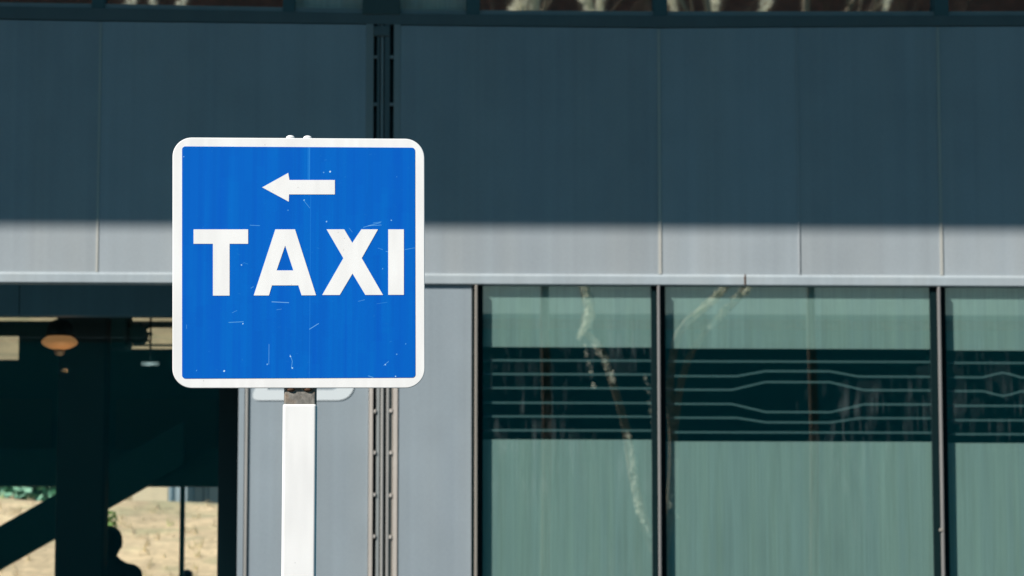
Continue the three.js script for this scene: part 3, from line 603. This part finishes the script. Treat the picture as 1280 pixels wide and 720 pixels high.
// ------------------------------------------------------------------ the taxi sign
{
  const z = 9.2, foot = P(374, 485, z), t = thing('taxi_sign', [foot.x, 0.12, z - 0.05]);
  tag(t, 'square blue taxi sign with white border on a white post', 'sign');
  const e = (x, y) => { const p = P(x, y, z); return new THREE.Vector2(p.x, p.y); };
  const poly = (pts) => new THREE.Shape(pts.map(([x, y]) => e(x, y)));
  function rounded(c, r) { // corners in order, radius in metres
    const s = new THREE.Shape(), n = c.length;
    for (let i = 0; i < n; i++) {
      const p = c[i], a = p.clone().add(c[(i + n - 1) % n].clone().sub(p).setLength(r)), b = p.clone().add(c[(i + 1) % n].clone().sub(p).setLength(r));
      i ? s.lineTo(a.x, a.y) : s.moveTo(a.x, a.y);
      const k = 0.45; s.bezierCurveTo(a.x + (p.x - a.x) * (1 - k), a.y + (p.y - a.y) * (1 - k), b.x + (p.x - b.x) * (1 - k), b.y + (p.y - b.y) * (1 - k), b.x, b.y);
    }
    return s;
  }
  const corners = [[216.6, 172.6], [529.6, 174.4], [530.2, 484], [216.4, 484.2]].map(([x, y]) => e(x, y));
  const plate = new THREE.ExtrudeGeometry(rounded(corners, 0.045), { depth: 0.003, bevelThickness: 0.002, bevelSize: 0.0018, bevelSegments: 3, curveSegments: 14 });
  plate.translate(0, 0, z - 0.005);
  part('plate', plate, M.white, t);
  // blue face with its scratches and chips
  const cv = document.createElement('canvas'); cv.width = cv.height = 1168; const g = cv.getContext('2d'), q = (x, y) => [(x - 227) * 4, (y - 182) * 4];
  g.fillStyle = '#005dba'; g.fillRect(0, 0, 1168, 1168);
  for (let i = 0; i < 260; i++) { g.fillStyle = rnd() < 0.5 ? 'rgba(0,118,212,0.07)' : 'rgba(0,80,186,0.075)'; g.fillRect(rr(-50, 1168), rr(-400, 1168), rr(4, 60), rr(200, 1100)); }
  const gx = q(386, 0)[0]; g.fillStyle = 'rgba(90,165,225,0.30)'; g.fillRect(gx - 3, 0, 6, 180); g.fillStyle = 'rgba(70,150,225,0.22)'; g.fillRect(gx + 6, 230, 5, 940); g.fillRect(gx - 10, 0, 14, 170);
  const line = (pts, w, a) => { g.strokeStyle = `rgba(170,205,235,${a})`; g.lineWidth = w; g.lineCap = 'round'; g.beginPath(); pts.forEach(([x, y], i) => (i ? g.lineTo(...q(x, y)) : g.moveTo(...q(x, y)))); g.stroke(); };
  for (const s of [[[302, 333], [306, 329], [311, 331]], [[379, 250], [387, 260]], [[436, 285], [440, 290]], [[454, 284], [464, 281], [475, 278]], [[460, 282], [476, 281]], [[466, 278.5], [476, 277]], [[472, 310], [478, 312]], [[505, 312], [518, 309.5]], [[482, 314], [486, 315]],
    [[341, 378], [362, 379]], [[347, 388], [353, 387]], [[388, 412], [399, 405]], [[364, 444], [367, 452], [366, 460]], [[338, 431], [338, 456]], [[480, 457], [486, 452]], [[461, 470], [467, 472]], [[236, 407], [236, 412]], [[288, 404], [306, 403]], [[292, 392], [298, 389]], [[471, 380], [484, 378]], [[313, 282], [325, 282.5]], [[315, 361], [318, 359]], [[456, 375], [448, 377]]])
    line(s, rr(1.5, 3.5), rr(0.35, 0.7));
  for (const [x, y, r, a] of [[412, 214, 4.5, 0.95], [404, 215, 3, 0.5], [303, 332, 4, 0.8], [305.5, 405.5, 4, 0.9], [283, 464.5, 5, 1], [249, 464, 3, 0.5], [367, 460.5, 4.5, 0.8], [364.5, 446, 4, 0.8], [336, 456, 4, 0.6], [482, 456, 4, 0.7], [496, 443, 3.5, 0.5], [495, 236 - 16, 3, 0.3], [488.5, 275, 3.5, 0.7], [478, 336, 3, 0.6], [408, 277, 3.5, 0.7], [507, 430, 3, 0.4], [380, 250, 3, 0.7], [494.7, 470.5, 3, 0.9], [230, 196, 2.5, 0.8], [360, 263, 3, 0.4]]) { g.fillStyle = `rgba(200,225,245,${a})`; g.beginPath(); g.ellipse(...q(x, y), r, r * rr(0.6, 1.2), rr(0, 3), 0, 6.3); g.fill(); }
  for (let i = 0; i < 70; i++) { const x = rr(232, 515), y = rr(188, 470), a = rr(0, 3.1), l = rr(0.5, 5); line([[x, y], [x + Math.cos(a) * l, y + Math.sin(a) * l * 0.5]], rr(0.7, 1.8), rr(0.08, 0.28)); }
  const tex = new THREE.CanvasTexture(cv); tex.colorSpace = THREE.SRGBColorSpace; tex.anisotropy = 8;
  const blueC = [[227.6, 183], [518.8, 184.6], [519.2, 472], [227.6, 473.2]].map(([x, y]) => e(x, y));
  const blue = new THREE.ExtrudeGeometry(rounded(blueC, 0.008), { depth: 0.0006, bevelEnabled: false, curveSegments: 8 }); blue.translate(0, 0, z + 0.0002);
  { const p = blue.attributes.position, uv = blue.attributes.uv, a = e(227, 182), b = e(519, 474); for (let i = 0; i < p.count; i++) uv.setXY(i, (p.getX(i) - a.x) / (b.x - a.x), (p.getY(i) - b.y) / (a.y - b.y)); }
  part('blue_face', blue, new THREE.MeshPhysicalMaterial({ map: tex, roughness: 0.7, specularIntensity: 0.12 }), t, true);
  const raised = (s) => { const h = new THREE.ExtrudeGeometry(s, { depth: 0.0007, bevelEnabled: false }); h.translate(0, 0, z + 0.0009); return h; };
  part('arrow', raised(poly([[327.8, 234.3], [360.3, 216.3], [361.8, 225.1], [418.6, 225.1], [418.6, 243.1], [361.4, 243.1], [361, 252.2]])), M.white, t);
  part('letter', raised(poly([[242, 286.8], [310.2, 286.8], [310.2, 304.8], [287, 304.8], [287, 369.6], [266.2, 369.6], [266.2, 304.8], [242, 304.8]])), M.white, t);
  const A = poly([[317.2, 369.4], [344.2, 286.8], [368.8, 286.8], [395.1, 369.2], [377, 369.2], [373, 356.8], [340, 356.8], [336.2, 369.4]]); A.holes.push(new THREE.Path([[356.5, 307], [345.8, 338.1], [366.7, 338.1]].map(([x, y]) => e(x, y))));
  part('letter', raised(A), M.white, t);
  part('letter', raised(poly([[408.3, 286.8], [430.3, 286.8], [440.4, 303.6], [451.7, 286.8], [472.5, 286.8], [452.2, 322.8], [478.7, 368.7], [456.7, 368.7], [440.7, 342], [424.7, 368.8], [402.8, 368.8], [429.2, 322.8]])), M.white, t);
  part('letter', raised(poly([[485.3, 286.8], [504.8, 286.8], [504.8, 368.6], [485.3, 368.6]])), M.white, t);
  // post: galvanised tube with a white sleeve
  const zp = z - 0.008, xl = X(354.8, zp, 500), xr = X(395.2, zp, 500), top = Y(176, zp, 374), cut = Y(504.5, zp, 374);
  part('post', rbox(xl, xr, 0.1, top, zp - 0.045, zp, 0.006, 3), M.galv, t);
  part('post_sleeve', rbox(xl - 0.0025, xr + 0.0015, 0.12, cut, zp - 0.048, zp + 0.0025, 0.007, 3), M.white, t);
  for (const [px, py, mat] of [[363, 172.2, M.white], [384.5, 172.6, M.white], [363.5, 486.5, M.rust], [385, 486.5, M.rust]]) {
    const c = P(px, py, z - 0.007), b = new THREE.SphereGeometry(1, 16, 12); b.scale(0.0105, 0.0062, 0.006); b.translate(c.x, c.y, c.z); part('clip', b, mat, t);
  }
}

renderer.render(scene, camera);
